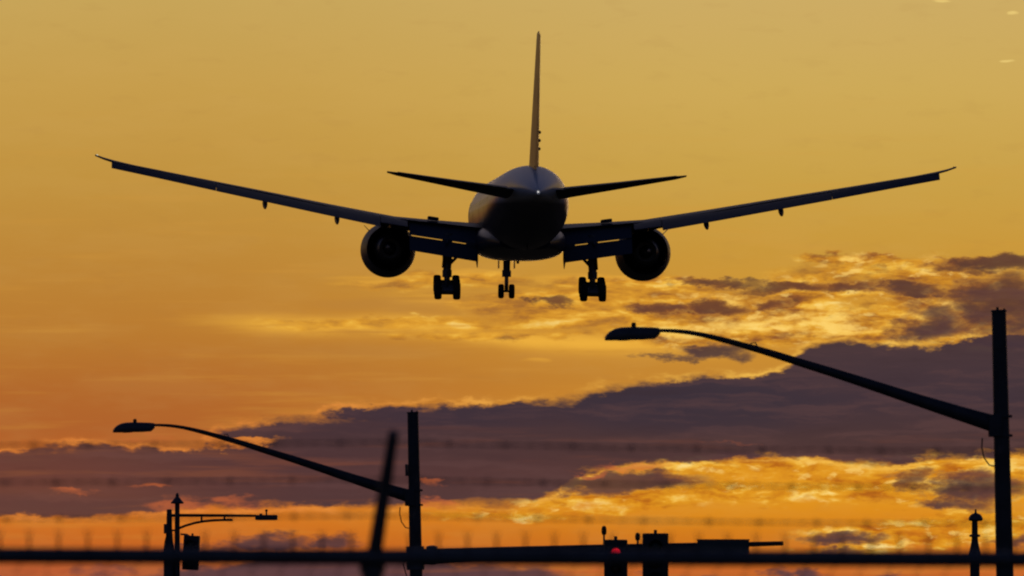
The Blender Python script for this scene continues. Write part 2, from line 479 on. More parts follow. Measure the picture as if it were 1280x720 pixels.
class MB:
    """collects shapes, then links them as ONE mesh object"""
    def __init__(self):
        self.v, self.f = [], []

    def add(self, vs, fs):
        o = len(self.v)
        self.v += [tuple(p) for p in vs]
        self.f += [tuple(i + o for i in f) for f in fs]
        return self

    def loft(self, rings, cap0=True, cap1=True, closed=True):
        n = len(rings[0])
        vs = [p for r in rings for p in r]
        fs = []
        for i in range(len(rings) - 1):
            for j in range(n if closed else n - 1):
                a, b = i * n + j, i * n + (j + 1) % n
                fs.append((a, b, b + n, a + n))
        if cap0:
            fs.append(tuple(range(n))[::-1])
        if cap1:
            fs.append(tuple((len(rings) - 1) * n + j for j in range(n)))
        return self.add(vs, fs)

    def tube(self, pts, radii, n=12, cap=True):
        pts = [Vector(p) for p in pts]
        if not isinstance(radii, (list, tuple)):
            radii = [radii] * len(pts)
        rings, prev = [], None
        for i, p in enumerate(pts):
            d = (pts[min(i + 1, len(pts) - 1)] - pts[max(i - 1, 0)]).normalized()
            if prev is None:
                ref = Vector((0, 0, 1)) if abs(d.z) < 0.9 else Vector((1, 0, 0))
                u = d.cross(ref).normalized()
            else:
                u = (prev - d * prev.dot(d)).normalized()
            prev = u
            w = d.cross(u)
            rings.append([p + (u * math.cos(2 * math.pi * k / n) + w * math.sin(2 * math.pi * k / n)) * radii[i] for k in range(n)])
        return self.loft(rings, cap, cap)

    def box(self, c, s, rot=None, bevel=0.0):
        c = Vector(c)
        bm = bmesh.new()
        bmesh.ops.create_cube(bm, size=1.0)
        for v in bm.verts:
            v.co = Vector((v.co.x * s[0], v.co.y * s[1], v.co.z * s[2]))
        if bevel:
            bmesh.ops.bevel(bm, geom=bm.edges[:], offset=bevel, segments=2, affect='EDGES', profile=0.6)
        for v in bm.verts:
            if rot is not None:
                v.co = rot @ v.co
            v.co += c
        bm.verts.index_update()
        self.add([v.co[:] for v in bm.verts], [[v.index for v in f.verts] for f in bm.faces])
        bm.free()
        return self

    def revolve(self, profile, n=32, axis='Y', c=(0, 0, 0), closed_profile=False):
        """profile [(along, radius)]"""
        rings = []
        c = Vector(c)
        for a, r in profile:
            ring = []
            for k in range(n):
                t = 2 * math.pi * k / n
                p = {'Y': (r * math.cos(t), a, r * math.sin(t)), 'Z': (r * math.cos(t), r * math.sin(t), a), 'X': (a, r * math.cos(t), r * math.sin(t))}[axis]
                ring.append(c + Vector(p))
            rings.append(ring)
        if closed_profile:
            rings.append(rings[0])
            return self.loft(rings, False, False)
        return self.loft(rings, True, True)

    def ball(self, c, r, n=12, sz=(1, 1, 1)):
        c = Vector(c)
        rings = []
        for i in range(1, n):
            t = math.pi * i / n
            rings.append([c + Vector((r * sz[0] * math.sin(t) * math.cos(2 * math.pi * k / (2 * n)), r * sz[1] * math.sin(t) * math.sin(2 * math.pi * k / (2 * n)), r * sz[2] * math.cos(t))) for k in range(2 * n)])
        return self.loft(rings)

    def foil(self, secs, n=14):
        """secs: (LE, TE, normal*thickness) – lofts an aerofoil"""
        rings = []
        for le, te, tv in secs:
            le, te, tv = Vector(le), Vector(te), Vector(tv)
            ring = []
            cs = [0.5 * (1 - math.cos(math.pi * k / n)) for k in range(n + 1)]

            def th(c):
                return 5 * (0.2969 * math.sqrt(c) - 0.126 * c - 0.3516 * c * c + 0.2843 * c ** 3 - 0.1006 * c ** 4)
            for c in reversed(cs):
                ring.append(le + (te - le) * c + tv * (th(c) * 1.1))
            for c in cs[1:]:
                ring.append(le + (te - le) * c - tv * (th(c) * 0.9))
            rings.append(ring)
        return self.loft(rings)

    def build(self, name, mat, parent=None, smooth=30.0):
        me = bpy.data.meshes.new(name)
        me.from_pydata(self.v, [], self.f)
        bm = bmesh.new()
        bm.from_mesh(me)
        bmesh.ops.remove_doubles(bm, verts=bm.verts[:], dist=1e-5)
        bmesh.ops.recalc_face_normals(bm, faces=bm.faces[:])
        bm.to_mesh(me)
        bm.free()
        me.polygons.foreach_set('use_smooth', [True] * len(me.polygons))
        me.set_sharp_from_angle(angle=R(smooth))
        me.materials.append(mat)
        o = bpy.data.objects.new(name, me)
        scene.collection.objects.link(o)
        if parent is not None:
            o.parent = parent
        return o


def thing(name, label, cat, loc=(0, 0, 0), rot=(0, 0, 0), group=None):
    o = bpy.data.objects.new(name, None)
    scene.collection.objects.link(o)
    o.empty_display_size = 0.3
    o.location = loc
    o.rotation_euler = rot
    tag(o, label, cat, group)
    return o


def tag(o, label, cat, group=None):
    o['label'] = label
    o['category'] = cat
    if group:
        o['group'] = group
    return o


def at(px, py, dist):
    """the world point that the photo pixel (px, py) of the reference shows at ground distance dist"""
    d = Vector(((px - 640) / FPX, (360 - py) / FPX, -1.0))
    d = Matrix.Rotation(R(90) + PITCH, 3, 'X') @ d
    return CAM + d * (dist / d.y)


# ------------------------------------------------------------------ ground
def sheet(name, x0, y0, x1, y1, z, m, sub=1):
    mb = MB()
    mb.add([(x0, y0, z), (x1, y0, z), (x1, y1, z), (x0, y1, z)], [(0, 1, 2, 3)])
    o = mb.build(name, m)
    o['kind'] = 'structure'
    return o


sheet('ground', -20000, -2000, 20000, 40000, 0.0, M['soil'])
sheet('road', -400, 180, 400, 232, 0.004, M['asphalt'])
sheet('runway', -30, 1600, 30, 5000, 0.004, M['asphalt'])
for y in (179.85, 232.15):
    mb = MB().box((0, y, 0.06), (800, 0.3, 0.14), bevel=0.03)
    o = mb.build('kerb', M['concrete'])
    o['kind'] = 'structure'
mb = MB()
for k in range(-40, 41):
    mb.add([(k * 9 - 1.5, 205.9, 0.008), (k * 9 + 1.5, 205.9, 0.008), (k * 9 + 1.5, 206.1, 0.008), (k * 9 - 1.5, 206.1, 0.008)], [(0, 1, 2, 3)])
o = mb.build('road_markings', M['paint'])
o['kind'] = 'structure'

# ------------------------------------------------------------------ the airliner
D0 = 853.0
plane = thing('jet_airliner', 'large twin-engine jet airliner from behind, landing with wheels and flaps down', 'airliner')
plane.location = at(657, 261, D0)
PM = Matrix.Rotation(R(2.0), 3, 'Z') @ Matrix.Rotation(R(1.95), 3, 'X') @ Matrix.Rotation(R(0.7), 3, 'Y')
plane.rotation_euler = PM.to_euler()


def S(s):            # fuselage station (metres behind the nose) -> local y
    return 48.0 - s


def hull_ring(s, zt, zb, hw, n=56, p=2.0):
    zc, rz = (zt + zb) / 2, (zt - zb) / 2
    ring = []
    for k in range(n):
        t = 2 * math.pi * k / n
        c, sn = math.cos(t), math.sin(t)
        ring.append((hw * math.copysign(abs(c) ** (2 / p), c), S(s), zc + rz * math.copysign(abs(sn) ** (2 / p), sn)))
    return ring


hull = [(0, -0.85, -0.95, 0.05), (0.35, -0.35, -1.5, 0.62), (1.2, 0.2, -2.05, 1.2), (2.4, 0.85, -2.45, 1.75), (3.6, 1.75, -2.7, 2.2), (5, 2.4, -2.88, 2.58),
        (7, 2.9, -3.02, 2.92), (9.5, 3.08, -3.1, 3.08), (12, 3.1, -3.1, 3.1), (20, 3.1, -3.1, 3.1), (30, 3.1, -3.1, 3.1), (40, 3.1, -3.1, 3.1), (47, 3.1, -3.1, 3.1), (50, 3.1, -3.0, 3.1),
        (53, 3.1, -2.7, 3.03), (56, 3.08, -2.15, 2.88), (59, 3.03, -1.5, 2.62), (62, 2.93, -0.8, 2.26), (65, 2.75, -0.12, 1.82), (68, 2.3, 0.12, 1.36), (70.5, 1.78, 0.36, 0.9), (72.4, 1.25, 0.5, 0.44), (73.1, 1.02, 0.6, 0.18)]
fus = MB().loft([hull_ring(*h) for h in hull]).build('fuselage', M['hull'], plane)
# doors
for sx in (-1, 1):
    for s in (9.6, 19.2, 34.0, 45.6):
        arcs = [[(sx * 3.106 * math.cos(t), S(s) + dy_, 3.106 * math.sin(t)) for t in [R(-17 + 2.2 * q) for q in range(18)]] for dy_ in (0.55, -0.55)]
        arcs2 = [[(p_[0] * 0.985, p_[1], p_[2] * 0.985) for p_ in reversed(a_)] for a_ in arcs]
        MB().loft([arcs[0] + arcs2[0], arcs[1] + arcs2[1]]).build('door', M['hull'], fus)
MB().box((0, S(2.75), 0.92), (2.3, 0.10, 0.72), rot=Matrix.Rotation(R(-52), 3, 'X'), bevel=0.04).build('windscreen', M['glass'], fus)

# wing-to-body fairing
fair = [(22, -1.2, -3.15, 2.7), (24, -0.9, -3.4, 3.2), (27, -0.8, -3.62, 3.42), (31, -0.8, -3.72, 3.5), (36, -0.9, -3.74, 3.5), (40, -1.1, -3.66, 3.35), (43, -1.3, -3.48, 3.1), (46, -1.6, -3.2, 2.6), (47.5, -2.0, -3.05, 1.9)]
MB().loft([hull_ring(*h, p=2.7) for h in fair]).build('belly_fairing', M['belly'], plane)
MB().box((0, S(33), -3.80), (0.18, 0.9, 0.28), bevel=0.04).build('antenna', M['dark'], plane)
MB().box((0.0, S(52), -2.95), (0.10, 0.7, 0.35), bevel=0.03).build('antenna', M['dark'], plane)

# fin and rudder
n_ = (1, 0, 0)
fin_secs = []
for z, le, te, t in ((2.55, 59.3, 67.0, 0.62), (5, 61.4, 67.9, 0.52), (8, 64.0, 69.3, 0.40), (11, 66.6, 70.7, 0.27), (12.45, 67.9, 71.35, 0.20), (12.6, 68.6, 71.3, 0.08)):
    fin_secs.append(((0, S(le), z), (0, S(te), z), Vector((t, 0, 0))))
fin = MB().foil(fin_secs).build('tail_fin', M['fin'], plane)
rs = []
for z, a, b, t in ((2.75, 67.02, 69.6, 0.40), (5, 67.92, 70.3, 0.33), (8, 69.32, 71.4, 0.25), (11, 70.72, 72.4, 0.17), (12.3, 71.36, 72.85, 0.13)):
    rs.append(((0, S(a) + 0.12, z), (-0.0, S(b), z), Vector((t, 0, 0))))
rud = MB().foil(rs).build('rudder', M['fin'], fin)
for z in (4.05, 4.65, 5.25):
    MB().ball((0.20, S(68.4 + 0.35 * (z - 4)), z), 0.13, 8, (0.9, 3.0, 0.95)).build('hinge_fairing', M['dark'], rud)

for sx in (-1, 1):
    # tailplane
    sec = []
    for x, le, te, zl, zt, t in ((0.6, 60.6, 66.5, 0.52, 0.98, 0.80), (2.0, 61.6, 66.9, 0.72, 1.12, 0.74), (6, 64.7, 68.3, 1.33, 1.58, 0.46), (10.2, 68.2, 70.2, 2.00, 2.12, 0.24), (10.95, 69.3, 70.7, 2.15, 2.20, 0.12)):
        sec.append(((sx * x, S(le), zl), (sx * x, S(te), zt), Vector((0, 0, t))))
    hs = MB().foil(sec).build('tailplane', M['wing'], plane)
    sec = []
    for x, le, te, zl, zt, t in ((2.1, 66.93, 69.3, 1.12, 1.14, 0.30), (6, 68.33, 70.0, 1.58, 1.59, 0.22), (10.2, 70.23, 71.1, 2.12, 2.14, 0.12)):
        sec.append(((sx * x, S(le), zl), (sx * x, S(te), zt), Vector((0, 0, t))))
    MB().foil(sec).build('elevator', M['wing'], hs)

    # wing: x, LE station, TE station (of the fixed part), z LE, z TE, thickness
    W = [(1.6, 23.6, 36.2, -1.75, -1.36, 1.30), (3.4, 25.2, 36.6, -1.58, -1.26, 1.20), (6.4, 27.3, 37.1, -1.36, -0.98, 1.02), (9.5, 29.6, 37.6, -1.06, -0.69, 0.86), (14.5, 33.1, 39.6, -0.08, 0.13, 0.70),
         (19.5, 36.7, 42.2, 0.86, 1.06, 0.56), (25, 40.8, 44.8, 1.92, 2.04, 0.38), (29.4, 44.1, 46.8, 2.78, 2.84, 0.24), (30.9, 45.6, 47.5, 3.12, 3.12, 0.22), (31.7, 46.5, 47.9, 3.34, 3.34, 0.18), (32.35, 47.4, 48.3, 3.57, 3.57, 0.13)]
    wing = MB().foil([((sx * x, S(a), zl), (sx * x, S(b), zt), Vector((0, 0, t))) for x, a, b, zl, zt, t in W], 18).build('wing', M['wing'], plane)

    def plate(name, stations, par=wing, m=M['flap']):
        """stations: (x, y0, z0, y1, z1, t): drooped trailing-edge surface"""
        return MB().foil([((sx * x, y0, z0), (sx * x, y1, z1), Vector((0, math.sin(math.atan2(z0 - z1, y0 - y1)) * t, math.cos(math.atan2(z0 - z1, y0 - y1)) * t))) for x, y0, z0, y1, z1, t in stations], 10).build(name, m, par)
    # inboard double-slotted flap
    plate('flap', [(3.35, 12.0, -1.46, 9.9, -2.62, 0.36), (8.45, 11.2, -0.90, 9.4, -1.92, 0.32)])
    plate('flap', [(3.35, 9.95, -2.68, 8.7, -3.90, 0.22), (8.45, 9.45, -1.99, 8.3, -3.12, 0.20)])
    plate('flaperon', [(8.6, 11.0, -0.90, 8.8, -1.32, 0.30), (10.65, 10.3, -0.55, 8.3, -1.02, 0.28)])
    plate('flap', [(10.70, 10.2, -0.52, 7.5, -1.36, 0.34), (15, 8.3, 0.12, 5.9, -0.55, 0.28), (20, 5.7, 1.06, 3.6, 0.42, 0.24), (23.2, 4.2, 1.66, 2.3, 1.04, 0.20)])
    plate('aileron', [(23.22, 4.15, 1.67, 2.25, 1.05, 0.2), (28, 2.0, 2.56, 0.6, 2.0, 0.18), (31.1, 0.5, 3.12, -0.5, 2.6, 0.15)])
    # flap-track fairings
    for x, yc, zc, L, dz in ((14.0, 7.6, -0.80, 4.2, 1.2), (19.5, 5.0, 0.22, 3.6, 1.1), (5.6, 11.2, -2.25, 5.2, 0.9)):
        prof = []
        for k in range(9):
            u = k / 8
            r = math.sin(math.pi * min(1, max(0.02, u ** 0.8))) ** 0.7
            prof.append((u, r))
        rings = []
        for u, r in prof:
            yy = yc + L / 2 - u * L
            zz = zc + 0.05 - 0.45 * dz * max(0, u - 0.35) * 1.4
            rings.append([(sx * x + 0.20 * r * math.cos(2 * math.pi * k / 12), yy, zz + 0.34 * r * math.sin(2 * math.pi * k / 12)) for k in range(12)])
        MB().loft(rings).build('flap_fairing', M['wing'], wing)
    for bx, bw in ((5.55, 0.5), (3.75, 0.8)):
        MB().box((sx * bx, 9.9, -2.42 - (5.5 - bx) * 0.14), (bw, 0.5, 0.5), bevel=0.1).build('flap_bracket', M['wing'], wing)
    # inboard end fairing hanging under the flap
    MB().foil([((sx * 3.36, 10.6, -2.40), (sx * 3.36, 8.6, -3.50), Vector((0.26, 0, 0))), ((sx * 3.32, 9.8, -3.50), (sx * 3.32, 8.5, -4.25), Vector((0.2, 0, 0))), ((sx * 3.30, 9.0, -4.20), (sx * 3.30, 8.6, -4.40), Vector((0.08, 0, 0)))]).build('flap_fairing', M['wing'], wing)
    MB().box((sx * 6.6, 12.2, -0.62), (0.85, 1.4, 0.26), rot=Matrix.Rotation(-sx * R(8), 3, 'Y'), bevel=0.1).build('spoiler', M['dark'], wing)
    MB().ball((sx * 32.2, S(47.7), 3.58), 0.08, 8, (1, 1.6, 0.8)).build('navigation_light', M['tip_lamp'] if sx < 0 else M['glass'], wing)

    # engine
    eng = bpy.data.objects.new('engine', None)
    scene.collection.objects.link(eng)
    eng.parent = plane
    eng.location = (sx * 9.8, S(28.0), -2.95)
    eng.scale = (1.05, 1.05, 1.05)
    eng.rotation_euler = (R(-1.0), 0, 0)
    outer = [(2.75, 1.62), (2.85, 1.74), (2.65, 1.88), (1.8, 1.98), (0.6, 2.02), (-1.0, 1.97), (-2.4, 1.83), (-3.55, 1.66), (-3.60, 1.62), (-3.0, 1.60), (-1.2, 1.62), (1.0, 1.60), (2.2, 1.56)]
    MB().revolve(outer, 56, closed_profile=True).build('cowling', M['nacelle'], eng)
    MB().revolve([(-1.3, 1.25), (-1.3, 1.60), (-1.1, 1.60), (-1.1, 1.25)], 48, closed_profile=True).build('fan_duct', M['dark'], eng)
    MB().revolve([(-1.0, 1.28), (-2.6, 1.22), (-3.8, 1.02), (-4.9, 0.78), (-4.95, 0.74), (-4.2, 0.74)], 40).build('core_cowling', M['hot_metal'], eng)
    MB().revolve([(-4.1, 0.5), (-4.8, 0.46), (-5.6, 0.22), (-6.0, 0.03)], 28).build('exhaust_cone', M['hot_metal'], eng)
    mb = MB().revolve([(0.9, 0.55), (1.4, 0.42), (1.9, 0.16), (2.05, 0.02)], 24)
    for k in range(22):
        a = 2 * math.pi * k / 22
        rot = Matrix.Rotation(a, 3, 'Y')
        mb.box(rot @ Vector((0, 0.9, 1.03)), (0.34, 0.03, 1.1), rot=rot @ Matrix.Rotation(R(35), 3, 'Z'))
    mb.build('fan', M['dark'], eng)
    MB().foil([((0, 1.2, 1.6), (0, -6.5, 1.4), Vector((0.55, 0, 0))), ((0, -1.0, 2.15), (0, -7.0, 1.95), Vector((0.5, 0, 0)))]).build('pylon', M['nacelle'], eng)
    for sy in (-1, 1):
        MB().foil([((sy * 1.42, 1.3, 1.42), (sy * 1.42, -0.3, 1.42), Vector((0.05, 0, -0.05))), ((sy * 1.78, 0.7, 1.78), (sy * 1.78, -0.3, 1.78), Vector((0.04, 0, -0.04)))]).build('strake', M['nacelle'], eng)

    # main landing gear
    gear = bpy.data.objects.new('main_gear', None)
    scene.collection.objects.link(gear)
    gear.parent = plane
    gear.location = (sx * 5.53, S(37.6), 0.12)
    MB().tube([(0, 0.3, -1.9), (0, 0.15, -3.9), (0, 0.05, -4.7)], [0.40, 0.36, 0.30], 20).tube([(0, 0.05, -4.68), (0, 0, -5.2)], [0.36, 0.36], 20).tube([(0, 0, -5.2), (0, 0, -5.95)], [0.23, 0.23], 16).build('strut', M['gear'], gear)
    MB().tube([(0, 0.15, -4.45), (-sx * 0.75, 0.3, -3.65), (-sx * 1.6, 0.4, -2.9)], [0.10, 0.11, 0.12], 12).tube([(0, 0.05, -3.9), (-sx * 0.55, 0.2, -3.85)], [0.06, 0.06], 10).build('side_brace', M['gear'], gear)
    MB().tube([(0, 0.1, -4.3), (0, 2.2, -2.6)], [0.10, 0.11], 12).build('drag_brace', M['gear'], gear)
    MB().tube([(0.0, -0.28, -4.8), (0, -0.62, -5.3), (0, -0.25, -5.85)], [0.06, 0.07, 0.06], 8).tube([(0.16, -0.2, -4.5), (0.16, -0.3, -5.2)], 0.04, 8).build('torque_link', M['gear'], gear)
    MB().box((sx * 0.30, 0.15, -3.75), (0.06, 1.5, 1.5), rot=Matrix.Rotation(-sx * R(5), 3, 'Y'), bevel=0.015).build('gear_door', M['belly'], gear)
    tilt = R(11)                       # truck hangs with its rear wheels low
    bog = MB()
    dvec = Vector((0, math.cos(tilt), math.sin(tilt)))
    base = Vector((0, 0, -5.98))
    bog.tube([base - dvec * 1.6, base + dvec * 1.6], 0.19, 14)
    for k in (-1, 0, 1):
        c = base + dvec * (1.45 * k)
        bog.tube([c + Vector((-0.9, 0, 0)), c + Vector((0.9, 0, 0))], 0.12, 12)
        bog.tube([c + Vector((-0.55, 0, 0)), c + Vector((0.55, 0, 0))], 0.30, 16)
    bog.build('bogie', M['gear'], gear)
    for k in (-1, 0, 1):
        for wx in (-0.71, 0.71):
            c = base + dvec * (1.45 * k) + Vector((wx, 0, 0))
            prof = [(-0.20, 0.36), (-0.265, 0.45), (-0.28, 0.55), (-0.24, 0.63), (-0.15, 0.672), (0, 0.68), (0.15, 0.672), (0.24, 0.63), (0.28, 0.55), (0.265, 0.45), (0.20, 0.36)]
            wh = MB().revolve(prof, 32, 'X', c, closed_profile=True).build('wheel', M['rubber'], gear)
            MB().revolve([(-0.18, 0.36), (-0.10, 0.30), (-0.06, 0.12), (0.06, 0.12), (0.10, 0.30), (0.18, 0.36)], 24, 'X', c).build('rim', M['rim'], wh)

# nose landing gear
gear = bpy.data.objects.new('nose_gear', None)
scene.collection.objects.link(gear)
gear.parent = plane
gear.location = (0.08, S(5.9), 0)
MB().tube([(0, 0.1, -2.4), (0, 0, -4.3)], [0.30, 0.27], 16).tube([(0, 0, -4.2), (0, 0, -4.65)], 0.36, 16).tube([(0, 0, -4.6), (0, -0.05, -5.75)], [0.16, 0.16], 14).build('strut', M['gear'], gear)
MB().tube([(0.0, 0.1, -4.3), (0, 2.0, -2.7)], [0.09, 0.09], 10).build('drag_brace', M['gear'], gear)
MB().tube([(0, -0.2, -4.5), (0, -0.5, -5.1), (0, -0.15, -5.6)], [0.06, 0.07, 0.06], 8).box((0, -0.15, -4.05), (0.5, 0.14, 0.22), bevel=0.04).build('torque_link', M['gear'], gear)
MB().tube([(-0.55, -0.05, -5.78), (0.55, -0.05, -5.78)], 0.09, 12).build('axle', M['gear'], gear)
for sx in (-1, 1):
    MB().box((sx * 0.62, 0.6, -3.45), (0.05, 2.4, 1.05), bevel=0.015).build('gear_door', M['belly'], gear)
    c = Vector((sx * 0.42, -0.05, -5.78))
    wh = MB().revolve([(-0.15, 0.28), (-0.21, 0.36), (-0.225, 0.46), (-0.15, 0.56), (0, 0.575), (0.15, 0.56), (0.225, 0.46), (0.21, 0.36), (0.15, 0.28)], 28, 'X', c, closed_profile=True).build('wheel', M['rubber'], gear)
    MB().revolve([(-0.12, 0.28), (-0.05, 0.1), (0.05, 0.1), (0.12, 0.28)], 20, 'X', c).build('rim', M['rim'], wh)
    MB().ball((sx * 0.24, 0.28, -4.2), 0.12, 8).build('landing_light', M['glass'], gear)

MB().ball((0, S(73.15), 0.80), 0.05, 10).build('tail_light', M['white_lamp'], plane)
MB().ball((0, S(30), 3.12), 0.16, 8, (1, 1.6, 0.8)).build('beacon', M['glass'], plane)


# ------------------------------------------------------------------ street lamps
def street_lamp(label, px_top, py_top, px_mount, py_mount, dist, lean, group, mast=False):
    top = at(px_top, py_top, dist)
    mnt = at(px_mount, py_mount, dist)
    h = top.z
    base_x = top.x + math.tan(lean) * h
    root = thing('street_lamp', label, 'street lamp', (base_x, dist, 0), (0, -lean, 0), group)
    H = h / math.cos(lean)
    zm = mnt.z / math.cos(lean)                                        # arm height on the pole
    pole = MB().tube([(0, 0, 0), (0, 0, 0.5 * H), (0, 0, H)], [0.165, 0.140, 0.112], 24).build('pole', M['pole'], root)
    MB().tube([(0, 0, 0), (0, 0, 0.35)], [0.26, 0.22], 24).box((0, 0, 0.03), (0.6, 0.6, 0.06), bevel=0.01).build('base_plate', M['pole'], pole)
    MB().tube([(0, 0, H), (0, 0, H + 0.025)], [0.128, 0.118], 24).tube([(-0.02, 0, H + 0.02), (-0.02, 0, H + 0.07)], 0.022, 10).tube([(0.085, 0, H + 0.02), (0.085, 0, H + 0.05)], 0.014, 8).build('cap', M['pole'], pole)
    k = 1.006 / 80.35
    raw = [(1247, 531.5, 11.5), (1215, 522.0, 9.8), (1150, 501.5, 7.8), (1100, 485.2, 6.8), (1050, 469, 5.9), (1000, 453.5, 5.1), (960, 441, 4.5), (925, 431, 3.9), (895, 423, 3.4), (870, 417.5, 2.9), (850, 414.8, 2.6), (832, 413.8, 2.3), (815, 414.0, 2.2)]
    ca, sa = math.cos(lean), math.sin(lean)

    def L(px, py):
        x, z = (px - 1250) * k, (531 - py) * k
        return (x * ca + z * sa, 0, zm - x * sa + z * ca)
    pts, rad = [], []
    for px, py, r in raw:
        pts.append(L(px, py))
        rad.append(r * k)
    fine_p, fine_r = [], []
    for i in range(len(pts) - 1):                                     # Catmull-Rom through the bend
        p0, p1, p2, p3 = (Vector(pts[max(0, min(len(pts) - 1, j))]) for j in (i - 1, i, i + 1, i + 2))
        for q in range(4):
            t = q / 4
            fine_p.append(0.5 * ((2 * p1) + (p2 - p0) * t + (2 * p0 - 5 * p1 + 4 * p2 - p3) * t * t + (3 * p1 - p0 - 3 * p2 + p3) * t ** 3))
            fine_r.append(rad[i] * (1 - t) + rad[i + 1] * t)
    fine_p.append(Vector(pts[-1]))
    fine_r.append(rad[-1])
    arm = MB().tube(fine_p, fine_r, 18).build('arm', M['pole'], root)
    br = MB()
    for dz in (-0.17, 0.13):
        br.tube([(0, 0, zm + dz - 0.02), (0, 0, zm + dz + 0.02)], [0.147, 0.147], 24)
    for sy in (-0.15, 0.15):
        br.box((-0.10, sy, zm - 0.01), (0.20, 0.02, 0.34), bevel=0.006)
    br.box((0.155, 0, zm - 0.17), (0.03, 0.06, 0.04), bevel=0.008).box((0.155, 0, zm + 0.13), (0.03, 0.06, 0.04), bevel=0.008)
    br.build('clamp', M['pole'], pole)
    if mast:
        MB().box((-0.150, 0, zm + 0.55), (0.06, 0.10, 0.24), bevel=0.012).build('junction_box', M['housing'], pole)
    cab = [(-0.30, 0.05, zm - 0.20), (-0.31, 0.07, zm - 0.34), (-0.28, 0.09, zm - 0.50), (-0.20, 0.09, zm - 0.62), (-0.12, 0.06, zm - 0.64)]
    MB().tube(cab, 0.011, 8).build('cable', M['cable'], pole)
    # cobra-head luminaire
    tb = [(826, 411.6, 416.8, 2.6), (823.5, 410.3, 420.5, 5), (819, 409.8, 424, 7), (805, 409.3, 425, 9), (790, 409, 425.2, 11), (778, 409.6, 425.5, 13), (770, 411.2, 425.8, 12.8), (763, 415, 426, 10.5), (759, 419, 426, 7), (757, 422.5, 425.8, 3.5)]
    secs = [(x_, (t_ + 0.62 * (b_ - t_)), w_, 0.62 * (b_ - t_)) for x_, t_, b_, w_ in tb]
    rings = []
    for px, py, w, hh in secs:
        c = Vector(L(px, py))
        ring = []
        for j in range(24):
            t = 2 * math.pi * j / 24
            s_ = math.sin(t)
            zz = hh * (s_ if s_ > 0 else max(s_ * 1.1, -0.613))
            ring.append(c + Vector((0, w * k * math.cos(t), zz * k)))
        rings.append(ring)
    head = MB().loft(rings).build('lamp_head', M['housing'], root)
    MB().ball(L(780, 424.6), 12 * k, 8, (1.0, 0.7, 0.16)).build('lens', M['lens'], head)
    c = L(793, 407)
    MB().tube([(c[0], 0, c[2] - 0.03), (c[0], 0, c[2] + 0.03)], 3.0 * k, 12).tube([(c[0], 0, c[2] + 0.03), (c[0], 0, c[2] + 0.042)], [2.8 * k, 1.6 * k], 12).build('photocell', M['black'], head)
    c = L(942, 431)
    MB().tube([(c[0] - 0.05, 0, c[2] - 0.06), (c[0] - 0.04, 0, c[2] + 0.02), (c[0] + 0.03, 0, c[2] + 0.03), (c[0] + 0.06, 0, c[2] - 0.04)], 0.012, 6).build('lifting_eye', M['steel'], arm)
    return root, pole


LG = 'street lamps with long sloping arms'
street_lamp('larger street lamp, its pole bare but for the sloping arm, before the bright clouds', 1248.5, 389.5, 1250.5, 531, 177.0, R(1.2), LG)
lamp2, pole2 = street_lamp('smaller street lamp whose pole also carries the level traffic signal mast arm', 516, 516.5, 518, 621, 232.7, R(1.2), LG, mast=True)

# mast arm carried by the farther lamp's pole
DM = 232.7
inv2 = Matrix.Translation(lamp2.location) @ lamp2.rotation_euler.to_matrix().to_4x4()
inv2 = inv2.inverted()


def atL(px, py, d=DM, dy=0.0):
    p = at(px, py, d)
    p.y += dy
    return inv2 @ p


MB().tube([atL(520, 696.5), atL(548, 695.2), atL(640, 691.5), atL(750, 687.8), atL(860, 685.6), atL(932, 684.2)], [0.165, 0.16, 0.137, 0.120, 0.118, 0.110], 20).tube([atL(930, 680.6), atL(979, 679.2)], [0.052, 0.046], 16).build('mast_arm', M['pole'], lamp2)
mb = MB()
pc = atL(540, 694)
mb.box(pc, (0.26, 0.34, 0.40), bevel=0.09)
pc = atL(519, 694)
mb.tube([pc + Vector((0, 0, -0.3)), pc + Vector((0, 0, 0.18))], 0.185, 24)
mb.build('mast_flange', M['steel'], lamp2)
pc = atL(508, 712)
MB().tube([pc + Vector((0, 0.05, 0.3)), pc + Vector((-0.06, 0.05, 0.1)), pc + Vector((0.02, 0.05, -0.2))], 0.012, 8).build('cable', M['cable'], lamp2)


def traffic_light(label, px, py_top, dist, width, lit, group, dy=-0.32, height=1.12):
    p = at(px, py_top, dist)
    root = thing('traffic_light', label, 'traffic light', (p.x, dist + dy, p.z - height), (0, 0, 0), group)
    MB().box((0, 0, height / 2), (width, 0.20, height), bevel=0.03).build('housing', M['black'], root)
    MB().tube([(0, 0.05, height - 0.01), (0, 0.05, height + 0.07)], 0.035, 10).build('bracket', M['steel'], root)
    MB().box((0, 0.17, height * 0.72), (0.10, 0.18, 0.10), bevel=0.01).build('mounting_block', M['steel'], root)
    for i in range(3):
        z = height - 0.275 - 0.325 * i
        r = 0.102 if lit else 0.13
        lens = MB().revolve([(-0.095, r), (-0.125, r * 0.92), (-0.15, r * 0.55), (-0.158, 0.01)], 24, 'Y', (0, 0, z)).build('lens', (M['red'] if lit else M['green_off']) if i == 0 and lit else (M['amber_off'] if i == 1 else M['green_off']), root)
        # visor: an open hood over each lens
        ring0, ring1, ring2, ring3 = [], [], [], []
        for k in range(17):
            t = R(-40) + R(260) * k / 16
            c, s = math.cos(t), math.sin(t)
            ring0.append((r * 1.12 * c, -0.10, z + r * 1.12 * s))
            ring1.append((r * 1.12 * c, -0.26 - 0.06 * max(0, s), z + r * 1.12 * s))
            ring2.append((r * 1.04 * c, -0.26 - 0.06 * max(0, s), z + r * 1.04 * s))
            ring3.append((r * 1.04 * c, -0.10, z + r * 1.04 * s))
        MB().loft([ring0, ring1, ring2, ring3], False, False, closed=False).build('visor', M['black'], root)
    return root


